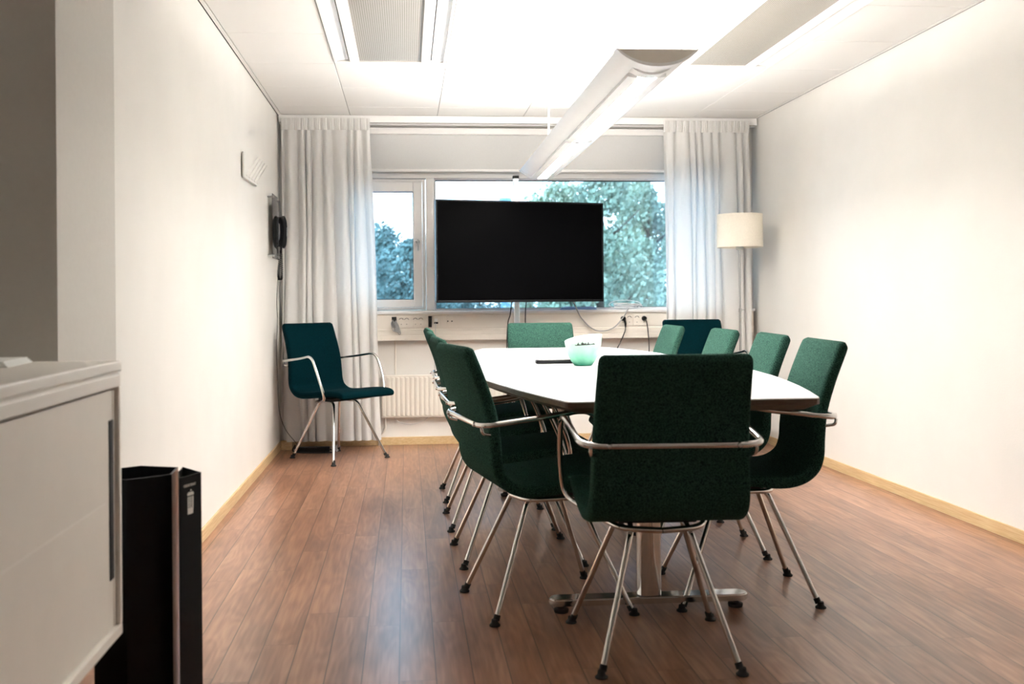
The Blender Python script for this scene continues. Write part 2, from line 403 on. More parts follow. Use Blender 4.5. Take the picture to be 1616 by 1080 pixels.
chilled_beam(xs[1], xs[2], 'white-framed chilled beam with grey perforated panel in the ceiling left of the pendant lamp')
chilled_beam(xs[4], xs[5], 'white-framed chilled beam with grey perforated panel in the ceiling right of the pendant lamp')
# hook in the ceiling
h = empty('ceiling_hook', (.872, 4.733, H)); tag(h, 'tiny metal hook screwed in the ceiling between the two chilled beams', 'hook')
LATHE('plate', [(.0, 0), (.012, 0), (.012, -.004), (.004, -.006), (0, -.006)], (0, 0, 0), MT['white'], h, 16)
TUBE('hook', [(0, 0, -.004), (0, 0, -.016), (.006, 0, -.022), (.012, 0, -.016)], .0018, MT['brushed'], h, 6)

# ------------------------------------------------------------------ windows
def frame_ring(bm, x0, x1, z0, z1, wl, wr, wb, wt, y0, y1, bev=.004):
    box(bm, x0, x0+wl, y0, y1, z0, z1, bev); box(bm, x1-wr, x1, y0, y1, z0, z1, bev)
    box(bm, x0+wl, x1-wr, y0, y1, z0, z0+wb, bev); box(bm, x0+wl, x1-wr, y0, y1, z1-wt, z1, bev)
# outer frame with mullion
b = nb()
box(b, WX0, WX0+.02, YB-.0, YB+.12, WZ0, WZ1); box(b, WX1-.03, WX1, YB, YB+.12, WZ0, WZ1)
box(b, WX0+.02, WX1-.03, YB, YB+.12, WZ1-.04, WZ1, .003); box(b, WX0+.02, WX1-.03, YB, YB+.12, WZ0, WZ0+.012)
box(b, .150, .212, YB-.004, YB+.12, WZ0+.012, WZ1-.04, .004)
tag(obj('trim_5', b, MT['frame']), kind='structure')
w1 = nb(); frame_ring(w1, -.495, .146, 1.016, 2.005, .055, .022, .018, .020, YB+.012, YB+.10, .003)
frame_ring(w1, -.470, .122, 1.036, 1.984, .05, .068, .058, .076, YB-.008, YB+.06, .006)
W1 = tag(obj('window_1', w1, MT['frame']), kind='structure')
BX('pane', (-.42, .054, YB+.03, YB+.036, 1.094, 1.908), MT['glass'], W1)
b = nb(); frame_ring(b, -.421, .055, 1.093, 1.909, .005, .005, .005, .006, YB+.02, YB+.03, 0)
obj('gasket', b, MT['rubber'], W1)
hd = nb(); lathe(hd, [(.0, -.03), (.016, -.03), (.018, -.008), (.018, 0), (0, 0)], (.088, YB-.008, 1.53), 18, 'y')
tube(hd, fillet([(.088, YB-.03, 1.53), (.088, YB-.04, 1.53), (.070, YB-.042, 1.535)], .008), .006, 8)
tube(hd, [(.088, YB-.042, 1.528), (.088, YB-.042, 1.46)], .006, 8)
obj('window_handle', hd, MT['brushed'], W1, auto=50)
w2 = nb(); frame_ring(w2, .214, 2.388, 1.012, 2.01, .010, .03, .010, .010, YB+.02, YB+.09, .002)
W2 = tag(obj('window_2', w2, MT['frame']), kind='structure')
BX('pane', (.223, 2.36, YB+.05, YB+.056, 1.02, 2.002), MT['glass'], W2)
b = nb(); frame_ring(b, .2235, 2.3595, 1.0215, 2.0005, .004, .004, .004, .008, YB+.04, YB+.05, 0)
obj('gasket', b, MT['rubber'], W2)

# sill + cable trunking
b = nb(); box(b, XL+.02, XR-.02, 7.425, YB+.02, .985, 1.006, .004)
tag(obj('trim_6', b, MT['frame']), kind='structure')
TY = 7.44
tr = empty('cable_trunking', (0, TY, .79)); tag(tr, 'long cream cable trunking running under the window sill with sockets', 'trunking')
prof = [(.08, 0), (.0, 0), (.0, .035), (.003, .037), (.003, .039), (.0, .041), (.0, .068), (.004, .070), (.004, .073), (.0, .075), (.006, .085), (.006, .088), (.004, .090), (.004, .185), (.0, .188), (.0, .195), (.08, .195)]
b = nb(); extr(b, prof, XL+.03, XR-.03); obj('body', b, MT['cream'], tr)
def plate(x0, x1, parts=()):
    return BX('cover_plate', (x0+.001, x1-.001, -.004, .004, .095, .182), MT['cream'], tr, .0015)
def socket(px, x):
    s = nb(); lathe(s, [(.0215, -.0045), (.0215, -.0065), (.019, -.0065), (.0185, .001), (0, .001)], (x, 0, .148), 24, 'y', cap=False)
    o = obj('socket', s, MT['cream'], tr, auto=40)
    d = nb()
    for q in (-.0095, .0095):
        d2 = nb(); lathe(d2, [(0, -.0015), (.0026, -.0015), (.0026, .0005), (0, .0005)], (x+q, 0, .148), 10, 'y'); obj('contact_hole', d2, MT['rubber'], o)
    tube(d, [(x+.0172*math.cos(PI*(.12+.76*k/8)), -.0068, .148+.0172*math.sin(PI*(.12+.76*k/8))) for k in range(9)], .0018, 6)
    d3 = nb(); lathe(d3, [(0, -.0075), (.0028, -.0075), (.0028, -.004), (0, -.004)], (x, 0, .120), 10, 'y'); obj('pip', d3, MT['rubber'], o)
    obj('earth_clip', d, MT['rubber'], o); return o
plate(-.06, .043); plate(.046, .150)
for x in (-.041, -.001, .064, .104): socket(None, x)
BX('slot', (-.112, -.076, -.003, .004, .096, .176), MT['dark'], tr, .001)
BX('slot', (.160, .186, -.003, .004, .096, .180), MT['dark'], tr, .001)
plate(.196, .240); BX('data_port', (.203, .233, -.006, -.003, .122, .134), MT['dark'], tr, .0005)
BX('data_cover', (.206, .230, -.0065, -.003, .140, .160), MT['white'], tr, .001)
plate(.250, .292)
plate(.300, .342)
for x in (.306, .336):
    b = nb(); lathe(b, [(0, -.008), (.004, -.008), (.005, -.004), (0, -.004)], (x-.0, 0, .140), 12, 'y'); obj('aerial_port', b, MT['dark'], tr)
plate(1.605, 1.708); plate(1.711, 1.820)
for x in (1.634, 1.683, 1.742, 1.796): socket(None, x)

# ------------------------------------------------------------------ roller blind + curtain track
rb = empty('roller_blind', (0, 7.495, 2.06)); tag(rb, 'pale grey roller blind pulled partly down above the window', 'blind')
BX('cassette', (-.6, 2.46, -.035, .035, 0.272, .322), MT['frame'], rb, .006)
BX('fabric', (-.58, 2.44, -.008, -.005, .005, .277), MT['blind'], rb)
BX('bottom_bar', (-.58, 2.44, -.014, .0, -.006, .014), MT['frame'], rb, .003)
ct = empty('curtain_track', (0, 7.435, 2.415)); tag(ct, 'white double curtain track along the ceiling above the window', 'curtain track')
b = nb(); box(b, XL+.012, XR-.012, -.05, .09, .022, .040, .002); box(b, XL+.012, XR-.012, -.052, -.040, -.012, .040, .002)
box(b, XL+.012, XR-.012, -.020, .02, -.020, -.012, .002); obj('rail', b, MT['white'], ct)
BX('slot', (XL+.013, XR-.013, -.039, -.025, -.011, .020), MT['dark'], ct)

def curtain(x0, x1, xb0, xb1, label, folds, seed):
    rnd = random.Random(seed); r = empty('curtain', ((x0+x1)/2, 7.392, 0)); tag(r, label, 'curtain', 'white curtains at the window')
    cx = (x0+x1)/2; zt, zb = 2.428, .058; nx, nz = folds*14, 60
    ph = [rnd.uniform(-.7, .7) for _ in range(folds+2)]; am = [rnd.uniform(.5, 1.15) for _ in range(folds+2)]
    dr = [rnd.uniform(-.4, .4) for _ in range(folds+2)]
    def P(i, j, off=0):
        u = i/nx; v = j/nz; z = zt+(zb-zt)*v
        f = folds*(u+.030*math.sin(2*PI*u*1.7+seed)+.016*math.sin(2*PI*u*3.9+2*seed)-.03*math.sin(seed)-.016*math.sin(2*seed)); f = min(max(f, 0), folds+.9); k = int(f); fr = f-k
        def L(a): return a[k]*(1-fr)+a[min(k+1, folds+1)]*fr
        grow = min(1, v*6)
        phase = 2*PI*f*1.0 + L(ph)*grow*1.6 + L(dr)*v*2.2
        amp = (.011 + .015*grow*L(am)*(1-.3*v))
        y = amp*math.sin(phase) + .004*math.sin(phase*1.6+seed+3*v)*grow
        xw = x0+(x1-x0)*u; xb = xb0+(xb1-xb0)*u; bl = min(1, max(0, (v-.05)/.95))**1.1
        x = xw*(1-bl)+xb*bl + .008*math.cos(phase)*grow + .006*math.sin(7*v+L(ph)*5)*grow
        return (x-cx, y+off, z)
    b = nb(); G = [[b.verts.new(P(i, j)) for j in range(nz+1)] for i in range(nx+1)]
    for i in range(nx):
        for j in range(nz): b.faces.new((G[i][j], G[i+1][j], G[i+1][j+1], G[i][j+1]))
    cl = obj('cloth', b, MT['curtain'], r, smooth=True)
    # hem: a doubled strip just inside the foot
    b = nb(); h0 = int(nz*.955)
    G = [[b.verts.new(P(i, j, -.002)) for j in range(h0, nz+1)] for i in range(nx+1)]
    for i in range(nx):
        for j in range(nz-h0): b.faces.new((G[i][j], G[i+1][j], G[i+1][j+1], G[i][j+1]))
    obj('hem', b, MT['curtain'], r, smooth=True)
    # heading tape with pinch pleats
    b = nb(); n = folds*22; th = .085
    rows = []
    for i in range(n+1):
        u = i/n; x = x0+(x1-x0)*u-cx; s = abs(math.sin(PI*u*folds*1.5)); yy = -.014-.016*s**.5 + .004*math.sin(i*1.7)
        rows.append([b.verts.new((x, yy, zt+.002)), b.verts.new((x+.002*math.sin(i*2.1), yy-.003, zt-.04)), b.verts.new((x, yy+.006, zt-th))])
    for i in range(n):
        for k in range(2): b.faces.new((rows[i][k], rows[i+1][k], rows[i+1][k+1], rows[i][k+1]))
    obj('heading_tape', b, MT['curtain'], r, smooth=True)
    return r
curtain(-.905, -.262, -.925, -.195, 'white pinch-pleat curtain hanging at the left end of the window behind the lone chair', 9, 3)
curtain(1.945, 2.600, 1.945, 2.628, 'white pinch-pleat curtain hanging at the right end of the window behind the floor lamp', 9, 8)

# ------------------------------------------------------------------ radiator
rd = empty('radiator', (.28, 7.47, .21)); tag(rd, 'cream ribbed panel radiator low on the wall under the window', 'radiator')
rw = .475
b = nb(); box(b, -rw, rw, .0, .035, .0, .318, .006)
n = 27
for i in range(n):
    x = -rw+.018+i*(2*rw-.036)/(n-1); box(b, x-.0115, x+.0115, -.009, .002, .014, .304, .005, 2)
obj('panel', b, MT['cream'], rd)
BX('back_panel', (-rw+.01, rw-.01, .038, .05, .01, .31), MT['cream'], rd, .003)
TUBE('pipe', fillet([(-rw+.03, .02, .01), (-rw+.03, .03, -.10), (-rw-.02, .03, -.14), (-rw-.02, .03, -.208)], .03), .007, MT['cream'], rd)
TUBE('pipe', fillet([(rw-.03, .02, .01), (rw-.03, .03, -.10), (rw-.03, .03, -.208)], .03), .007, MT['cream'], rd)
lw_ = tag(TUBE('hanging_cable', catmull([(-.10, 7.50, .21), (-.06, 7.49, .175), (.03, 7.48, .160), (.12, 7.49, .185), (.16, 7.50, .215)]), .0025, MT['white_cable']), 'thin pale cable sagging below the radiator', 'cable')
tag(TUBE('conduit', [(-.088, 7.517, .532), (-.088, 7.517, .79)], .006, MT['cream']), 'thin cream conduit running down the wall from trunking to radiator', 'pipe')

# ------------------------------------------------------------------ chairs
OUT = [(-.354, .922), (-.322, .842), (-.296, .770), (-.272, .686), (-.262, .600), (-.257, .530), (-.236, .476), (-.188, .438), (-.120, .422), (-.02, .427), (.10, .440), (.22, .448), (.29, .444), (.325, .428)]
def shell_mesh():
    C = catmull([(0, y, z) for y, z in OUT], 5)
    n = len(C); th = .042; rings = []
    b = nb()
    L = [0]
    for i in range(1, n): L.append(L[-1]+(C[i]-C[i-1]).length)
    T = L[-1]
    def width(s):
        # narrow at the top, wider in the seat
        t = s/T
        pts = [(0, .435), (.25, .452), (.45, .470), (.6, .482), (.8, .482), (1, .462)]
        for (a, wa), (c, wc) in zip(pts, pts[1:]):
            if a <= t <= c: return wa+(wc-wa)*(t-a)/(c-a)
        return pts[-1][1]
    e = .022
    stations = [(0, .0), (.18, .45), (.45, .78), (.75, .95)]       # rounding at both ends: (fraction of e, fraction of thickness)
    S_ = [(f*e, q) for f, q in stations]
    seq = [(s, q) for s, q in S_]+[(s, 1) for s in L if e < s < T-e]+[(T-s, q) for s, q in S_[::-1]]
    def at(s):
        for i in range(1, n):
            if L[i] >= s-1e-9:
                f = (s-L[i-1])/(L[i]-L[i-1]); p = C[i-1].lerp(C[i], f)
                a, c = C[max(i-2, 0)], C[min(i+1, n-1)]
                return p, (c-a).normalized()
    for s, q in seq:
        p, t = at(s); nrm = Vector((0, t.z, -t.y))                  # towards the sitter
        if nrm.dot(Vector((0, .6, .8))) < 0: nrm = -nrm
        hw = width(s)/2-(1-q)*.013; h = th/2*max(q, .25); c = p+nrm*th/2
        ring = []; m = 7; rr = min(.016, h*.95)
        prof = []
        for cx, cz, a0 in ((hw-rr, h-rr, 0), (-hw+rr, h-rr, 90), (-hw+rr, -h+rr, 180), (hw-rr, -h+rr, 270)):
            for k in range(4):
                a = math.radians(a0+30*k); prof.append((cx+rr*math.cos(a), cz+rr*math.sin(a)))
        crown = .004
        for px, pz in prof: ring.append(b.verts.new(c+Vector((px, 0, 0))+nrm*pz))
        rings.append(ring)
    k = len(rings[0])
    for a, c in zip(rings, rings[1:]):
        for i in range(k): b.faces.new((a[i], a[(i+1) % k], c[(i+1) % k], c[i]))
    b.faces.new(rings[0][::-1]); b.faces.new(rings[-1])
    bmesh.ops.recalc_face_normals(b, faces=b.faces[:])
    me = bpy.data.meshes.new('upholstered_shell'); b.to_mesh(me); b.free()
    for p in me.polygons: p.use_smooth = True
    try: me.set_sharp_from_angle(angle=math.radians(60))
    except Exception: pass
    return me
def make_chair(fabric):
    r = empty('meeting_chair')
    me = shell_mesh(); link('upholstered_shell', me, fabric, r)
    # chrome arm loop: one tube round the back, forward as armrests, down and under the seat
    half = [(0, -.298, .672), (.262, -.298, .672), (.268, -.05, .700), (.282, .078, .724), (.280, .155, .570), (.264, .195, .440), (.18, .05, .404), (.12, -.10, .394), (0, -.12, .391)]
    rr = [0, .075, .06, .11, .05, .06, .06, .05, 0]
    a = fillet(half, rr, 9)
    full = [Vector((-p.x, p.y, p.z)) for p in a[::-1]]+a[1:]
    TUBE('armrest_frame', full, .0095, MT['chrome'], r, 12)
    for s in (-1, 1):
        bt = nb(); lathe(bt, [(0, -.0050), (.0060, -.004), (.0078, -.001), (.0078, .003), (0, .003)], (s*.185, -.3075, .672), 12, 'y')
        tube(bt, [(s*.185, -.300, .672), (s*.185, -.255, .672)], .005, 8)
        obj('bolt', bt, MT['chrome'], r, auto=50)
        hk = nb(); tube(hk, fillet([(s*.236, -.294, .666), (s*.236, -.290, .646), (s*.222, -.262, .640)], .012), .0055, 8)
        obj('bracket', hk, MT['chrome'], r, auto=50)
    for sx_ in (-1, 1):
        for sy in (-1, 1):
            fx, fy = (.204 if sy < 0 else .236), sy*.245
            top = (sx_*(.085 if sy < 0 else .10), sy*.085, .398)
            pts = fillet([(sx_*.088, 0.0, .398), top, (sx_*(fx-.006), sy*(.245-.008), .022)], [0, .045, 0], 8)
            L_ = TUBE('leg', pts, .0092, MT['chrome'], r, 12)
            gl = nb(); d = Vector((sx_*(fx-.09), sy*.16, -.398)).normalized()
            base = Vector((sx_*fx, fy, 0))
            tube(gl, [base-d*.036+Vector((0, 0, .0)), base-d*.018], .0112, 12)
            lathe(gl, [(0, 0), (.0185, 0), (.019, .004), (.012, .010), (.0105, .022), (0, .024)], (sx_*fx, fy, 0), 20)
            obj('foot_glide', gl, MT['rubber'], L_, auto=45)
    pl = nb(); box(pl, -.12, .12, -.06, .075, .400, .424, .004); obj('seat_bracket', pl, MT['rubber'], r)
    return r
D = math.radians
GT = 'green chairs around the meeting table'
spots = [   # x, y, rz, kind, label
    (.765, 3.052, -3, 'g', 'green armchair at the near end of the table, its dark back towards the viewer', 'n'),
    (.486, 3.552, -79, 'g', 'green armchair nearest the viewer on the left side of the table', 'l'),
    (.456, 4.228, -87, 'g', 'green armchair on the left side of the table, second from the near end', 'l'),
    (.441, 4.877, -89, 'g', 'green armchair on the left side of the table, third from the near end', 'l'),
    (.445, 5.545, -89, 'g', 'green armchair on the left side of the table, farthest and mostly hidden', 'l'),
    (1.212, 3.600, 84.3, 'g', 'green armchair nearest the viewer on the right side of the table', 'r'),
    (1.262, 4.248, 84.4, 'g', 'green armchair on the right side of the table, second from the near end', 'r'),
    (1.272, 4.925, 87, 'g', 'green armchair on the right side of the table, third from the near end', 'r'),
    (1.215, 5.680, 88, 'g', 'green armchair on the right side of the table, farthest from the viewer', 'r'),
    (.885, 6.262, 180, 'g', 'green armchair at the far end of the table below the television', 'f'),
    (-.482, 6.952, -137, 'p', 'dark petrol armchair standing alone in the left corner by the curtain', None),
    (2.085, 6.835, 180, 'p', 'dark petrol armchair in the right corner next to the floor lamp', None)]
pg = make_chair(MT['green']); pp = make_chair(MT['petrol']); ug = up_ = False
for x, y, rz, k, lab, side in spots:
    if k == 'g':
        o = pg if not ug else copy_tree(pg); ug = True
    else:
        o = pp if not up_ else copy_tree(pp); up_ = True
    o.location = (x, y, 0); o.rotation_euler = (0, 0, D(rz))
    tag(o, lab, 'chair', GT if k == 'g' else 'dark petrol chairs by the window wall')

# ------------------------------------------------------------------ meeting table
TC = (.897, 4.755); TZ = .77
def table_outline(inset=0, n=16):
    hl = 1.715-inset; P = []
    def half(t): return .402+.242*(1-t*t)-inset
    for i in range(n+1):
        t = -1+2*i/n; P.append((half(t), hl*t))
    for i in range(n+1):
        t = 1-2*i/n; P.append((-half(t), hl*t))
    # soften the four corners
    out = []
    m = len(P)
    for i, p in enumerate(P):
        if i in (0, n, n+1, m-1):
            a = Vector((*P[i-1], 0)); b_ = Vector((*p, 0)); c = Vector((*P[(i+1) % m], 0)); r_ = .025
            p1 = b_+(a-b_).normalized()*r_; p2 = b_+(c-b_).normalized()*r_
            for k in range(4):
                t = k/3; q = p1*(1-t)**2+b_*2*t*(1-t)+p2*t*t; out.append((q.x, q.y))
        else: out.append(p)
    return out
tb = empty('meeting_table', (TC[0], TC[1], 0)); tag(tb, 'long boat-shaped meeting table with white top, brown edge and chrome pedestals', 'table')
b = nb(); prism(b, table_outline(.001), TZ-.004, TZ); obj('tabletop', b, MT['tabletop'], tb)
b = nb(); A = table_outline(0); B2 = table_outline(.0); C2 = table_outline(.035)
ra = [b.verts.new((x, y, TZ-.0035)) for x, y in A]; rb_ = [b.verts.new((x, y, TZ-.020)) for x, y in B2]; rc = [b.verts.new((x, y, TZ-.040)) for x, y in C2]
k = len(A)
for u, v in ((ra, rb_), (rb_, rc)):
    for i in range(k): b.faces.new((u[i], u[(i+1) % k], v[(i+1) % k], v[i]))
b.faces.new(rc); b.faces.new(ra[::-1]); obj('edge_band', b, MT['tableedge'], tb)
for yy, dx in ((3.425-TC[1], -.060), (5.49-TC[1], -.05)):
    b = nb()
    # flat oval column, fluted
    P = []
    for i in range(32):
        a = 2*PI*i/32; r_ = 1+.03*math.cos(8*a); P.append((dx+.042*r_*math.copysign(abs(math.cos(a))**.7, math.cos(a)), yy+.034*r_*math.copysign(abs(math.sin(a))**.7, math.sin(a))))
    prism(b, P, .056, TZ-.055); ped = obj('pedestal', b, MT['chrome'], tb, auto=35)
    b = nb(); box(b, dx-.09, dx+.09, yy-.09, yy+.09, TZ-.056, TZ-.040, .003); obj('mounting_plate', b, MT['rubber'], ped)
    b = nb(); hw, hd_ = .352, .036; P = []
    for i in range(9):
        a = -PI/2+PI*i/8; P.append((dx+hw-hd_+hd_*math.cos(a), yy+hd_*math.sin(a)))
    for i in range(9):
        a = PI/2+PI*i/8; P.append((dx-hw+hd_+hd_*math.cos(a), yy+hd_*math.sin(a)))
    prism(b, P, .028, .052); t = [v for v in b.verts]
    bmesh.ops.bevel(b, geom=[e for e in b.edges if abs(e.verts[0].co.z-e.verts[1].co.z) < 1e-6], offset=.004, segments=2, affect='EDGES')
    ft = obj('foot_bar', b, MT['chrome'], tb, auto=35)
    for s in (-1, 1):
        b = nb(); lathe(b, [(0, 0), (.024, 0), (.026, .006), (.026, .012), (.012, .015), (.012, .03), (0, .03)], (dx+s*.31, yy, 0), 20); obj('foot_pad', b, MT['rubber'], ft, auto=45)
b = nb(); box(b, -.055-.03, -.055+.03, 3.425-TC[1]+.09, 5.49-TC[1]-.09, TZ-.085, TZ-.045, .002); obj('under_beam', b, MT['rubber'], tb)

# bowl
bx, by = .838, 4.700
bw = empty('glass_bowl', (bx, by, TZ)); tag(bw, 'frosted green and white glass bowl with a slanting rim on the table', 'bowl')
prof = [(.0, .0), (.038, .0), (.044, .004), (.058, .022), (.070, .045), (.080, .075), (.087, .105), (.090, .13), (.092, .155)]
def rad(z):
    for (r0, z0), (r1, z1) in zip(prof[1:], prof[2:]):
        if z <= z1: return r0+(r1-r0)*max(0, (z-z0))/(z1-z0) if z1 > z0 else r1
    return prof[-1][0]
def rimh(a): return .131+.019*math.cos(a-.45)
b = nb(); NA, NZ = 56, 22; g1, g2 = [], []
for i in range(NA):
    a = 2*PI*i/NA; h_ = rimh(a); c1, c2 = [], []
    for j in range(NZ+1):
        z = h_*(j/NZ)**1.1; r_ = rad(z); c1.append(b.verts.new((r_*math.cos(a), r_*math.sin(a), z)))
        zi = .008+(h_-.008)*(j/NZ)**1.1; ri = max(rad(zi)-.004, .01); c2.append(b.verts.new((ri*math.cos(a), ri*math.sin(a), zi if j < NZ else h_)))
    g1.append(c1); g2.append(c2)
for i in range(NA):
    i2 = (i+1) % NA
    for j in range(NZ):
        b.faces.new((g1[i][j], g1[i2][j], g1[i2][j+1], g1[i][j+1])); b.faces.new((g2[i][j], g2[i][j+1], g2[i2][j+1], g2[i2][j]))
    b.faces.new((g1[i][NZ], g1[i2][NZ], g2[i2][NZ], g2[i][NZ]))
b.faces.new([g1[i][0] for i in range(NA)][::-1]); b.faces.new([g2[i][0] for i in range(NA)])
obj('body', b, MT['bowl'], bw, smooth=True)
# black skyline print near the rim
b = nb(); hs = [.003, .002, .003, .006, .010, .004, .003, .003, .008, .012, .007, .006, .005, .007, .003, .004, .009, .004, .003, .002, .003, .002, .003, .004, .003, .002]
a0, a1 = -PI/2-.62, -PI/2+.52
for i, hh in enumerate(hs):
    t0 = a0+(a1-a0)*i/len(hs); t1 = a0+(a1-a0)*(i+.95)/len(hs); zb_ = .098+.006*i/len(hs)
    q = []
    for a, z in ((t0, zb_), (t1, zb_), (t1, zb_+hh*1.4), ((t0+t1)/2, zb_+hh*1.75), (t0, zb_+hh*1.2)):
        r_ = rad(z)+.0008; q.append(b.verts.new((r_*math.cos(a), r_*math.sin(a), z)))
    b.faces.new(q)
obj('skyline_print', b, MT['rubber'], bw)

# remote control
rc_ = empty('remote_control', (.722, 4.86, TZ), D(3)); tag(rc_, 'black remote control lying on the table beside the green bowl', 'remote control')
BX('body', (-.093, .093, -.024, .024, .001, .021), MT['blackpl'], rc_, .006)
for i in range(7):
    for j in range(3):
        BX('button', (-.078+i*.019, -.067+i*.019, -.015+j*.011, -.009+j*.011, .020, .0235), MT['phonegrey'], rc_, .001)

# ------------------------------------------------------------------ television on pole
tv = empty('television', (.828, 7.105, 1.432), D(12.5)); tag(tv, 'large black flat television on a pole in front of the window', 'television')
TW, TH = 1.268, .722
BX('casing', (-TW/2, TW/2, .006, .045, -TH/2, TH/2), MT['blackpl'], tv, .004)
b = nb(); frame_ring(b, -TW/2-.002, TW/2+.002, -TH/2-.002, TH/2+.002, .011, .011, .016, .011, -.004, .01, .002); obj('bezel', b, MT['blackpl'], tv)
BX('screen', (-TW/2+.008, TW/2-.008, .0, .006, -TH/2+.013, TH/2-.008), MT['screen'], tv)
BX('back_box', (-.35, .35, .045, .085, -.22, .18), MT['blackpl'], tv, .01)
BX('side_tab', (TW/2, TW/2+.008, .005, .03, .20, .31), MT['blackpl'], tv, .002)
ps = empty('television_stand', (.812, 7.33, 0)); tag(ps, 'aluminium pole stand with black cap holding the television', 'stand')
b = nb(); box(b, -.0205, .0205, -.02, .02, .02, 1.985, .004)
for s in (-1, 1): box(b, s*.009-.0015, s*.009+.0015, -.0225, -.019, .03, 1.98)
obj('pole', b, MT['alu'], ps)
BX('cap', (-.0225, .0225, -.022, .022, 1.983, 2.005), MT['blackpl'], ps, .004)
BX('foot_plate', (-.28, .28, -.20, .06, 0, .02), MT['alu'], ps, .006)
BX('mount', (-.10, .10, -.125, -.02, 1.34, 1.50), MT['blackpl'], ps, .004)
def cab(name, pts, r, m, lab, c='cable', n=10, group=None): return tag(TUBE(name, catmull(pts, n), r, MT[m], None, 8), lab, c, group)
cab('black_cable', [(.875, 7.24, 1.09), (.873, 7.30, .98), (.876, 7.34, .80), (.87, 7.38, .4), (.86, 7.40, .02)], .004, 'rubber', 'black cable dropping from the television just right of its pole')
cab('black_cable', [(.770, 7.26, 1.09), (.762, 7.31, .98), (.742, 7.34, .86), (.735, 7.37, .4), (.75, 7.40, .02)], .004, 'rubber', 'black cable dropping from the television just left of its pole')
cab('signal_cable', [(1.19, 7.26, 1.12), (1.235, 7.30, 1.06), (1.30, 7.38, .955), (1.38, 7.40, .872), (1.46, 7.405, .845), (1.55, 7.40, .868), (1.62, 7.39, .94), (1.66, 7.40, 1.00), (1.68, 7.46, 1.016)], .005, 'grey_cable', 'grey cable looping from the television to the coil on the sill')
# coil of cable on the sill
b = nb()
for k in range(5):
    rr_ = .065+.006*k; tl = .004*k
    pts = [(rr_*math.cos(a)*1.25+.004*k, rr_*math.sin(a)*.55, .006+.004*k+.012*(1+math.sin(a+k))) for a in [2*PI*i/28 for i in range(28)]]
    tube(b, pts, .0035, 6, closed=True)
pts = [(.125*math.cos(a), .02+.02*math.sin(a), .035+.034*math.sin(a)) for a in [2*PI*i/32 for i in range(32)]]; tube(b, pts, .0028, 6, closed=True)
o = obj('cable_coil', b, MT['white_cable'], None, auto=50); o.location = (1.665, 7.475, 1.008); tag(o, 'coil of pale cable lying on the right part of the window sill', 'cable')
b = nb()
for k in range(4):
    pts = [((.14-.01*k)*math.cos(a), .03*math.sin(a), .005+.004*k+.004*math.sin(2*a+k)) for a in [2*PI*i/28 for i in range(28)]]; tube(b, pts, .0032, 6, closed=True)
o = obj('cable_coil', b, MT['blue_cable'], None, auto=50); o.location = (1.30, 7.475, 1.008); tag(o, 'flat coil of bluish cable on the sill under the right corner of the television', 'cable')
# plugs and black cords
for x, lab in ((1.634, 'black plug in the leftmost right-hand wall socket below the sill'), (1.796, 'black plug in the rightmost wall socket below the sill')):
    b = nb(); lathe(b, [(0, -.04), (.012, -.04), (.018, -.03), (.019, -.006), (0, -.006)], (x, TY, .938), 18, 'y')
    if x < 1.7: tube(b, [(x+.004, TY-.03, .935), (x+.012, TY-.034, .90), (x+.012, TY-.034, .875)], .010, 8, r2=.006)
    tag(obj('power_plug', b, MT['blackpl'], None, auto=45), lab, 'plug')
cab('black_cable', [(1.646, 7.406, .88), (1.640, 7.40, .84), (1.60, 7.38, .76), (1.54, 7.33, .66), (1.49, 7.25, .50), (1.46, 7.2, .25), (1.40, 7.1, .006)], .004, 'rubber', 'black cord hanging from the left of the two black plugs')
cab('black_cable', [(1.798, 7.405, .935), (1.806, 7.39, .91), (1.815, 7.385, .83), (1.82, 7.38, .7), (1.81, 7.36, .55), (1.82, 7.36, .3), (1.85, 7.36, .006)], .004, 'rubber', 'black cord hanging from the right of the two black plugs')
# knot of cables in the left slot
b = nb(); R_ = random.Random(5)
for k in range(5):
    p0 = (-.102+.004*k, TY+.002, .945-.006*k)
    tube(b, catmull([p0, (-.115+.012*k, TY-.03, .915-.01*k), (-.098+.012*k, TY-.035, .862-.004*k), (-.075+.004*k, TY-.03, .89), (-.088+.002*k, TY+.002, .935)], 6), .0035, 6)
tube(b, catmull([(-.085, TY, .94), (-.062, TY-.03, .90), (-.048, TY-.03, .845), (-.058, TY-.03, .838), (-.07, TY-.03, .87), (-.09, TY, .92)], 6), .003, 6)
tag(obj('cable_bundle', b, MT['grey_cable'], None, auto=50), 'knot of grey cables hanging out of the slot left of the sockets', 'cable')
cab('network_cable', [(.212, TY-.003, .918), (.213, TY-.02, .90), (.212, TY-.012, .80), (.208, TY+.01, .70), (.205, TY+.04, .55)], .0025, 'white_cable', 'thin white network cable hanging from the data port behind the chairs')

# ------------------------------------------------------------------ floor lamp
fl = empty('floor_lamp', (2.405, 7.02, 0)); tag(fl, 'steel floor lamp with a cream drum shade in the right corner', 'lamp')
b = nb(); lathe(b, [(.163, 1.452), (.160, 1.452), (.158, 1.690), (.161, 1.690), (.163, 1.452)], (0, 0, 0), 48, cap=False); obj('lamp_shade', b, MT['shade'], fl, auto=50)
b = nb(); lathe(b, [(.1635, 1.452), (.1640, 1.458), (.1632, 1.462)], (0, 0, 0), 48, cap=False); lathe(b, [(.1615, 1.684), (.1622, 1.690), (.160, 1.6915)], (0, 0, 0), 48, cap=False); obj('shade_rim', b, MT['shade'], fl, auto=50)
b = nb(); lathe(b, [(0, 0), (.14, 0), (.14, .010), (.135, .014), (.02, .018), (0, .018)], (0, 0, 0), 40); obj('base', b, MT['brushed'], fl, auto=40)
TUBE('pole', [(0, 0, .015), (0, 0, 1.0)], .0085, MT['brushed'], fl, 14)
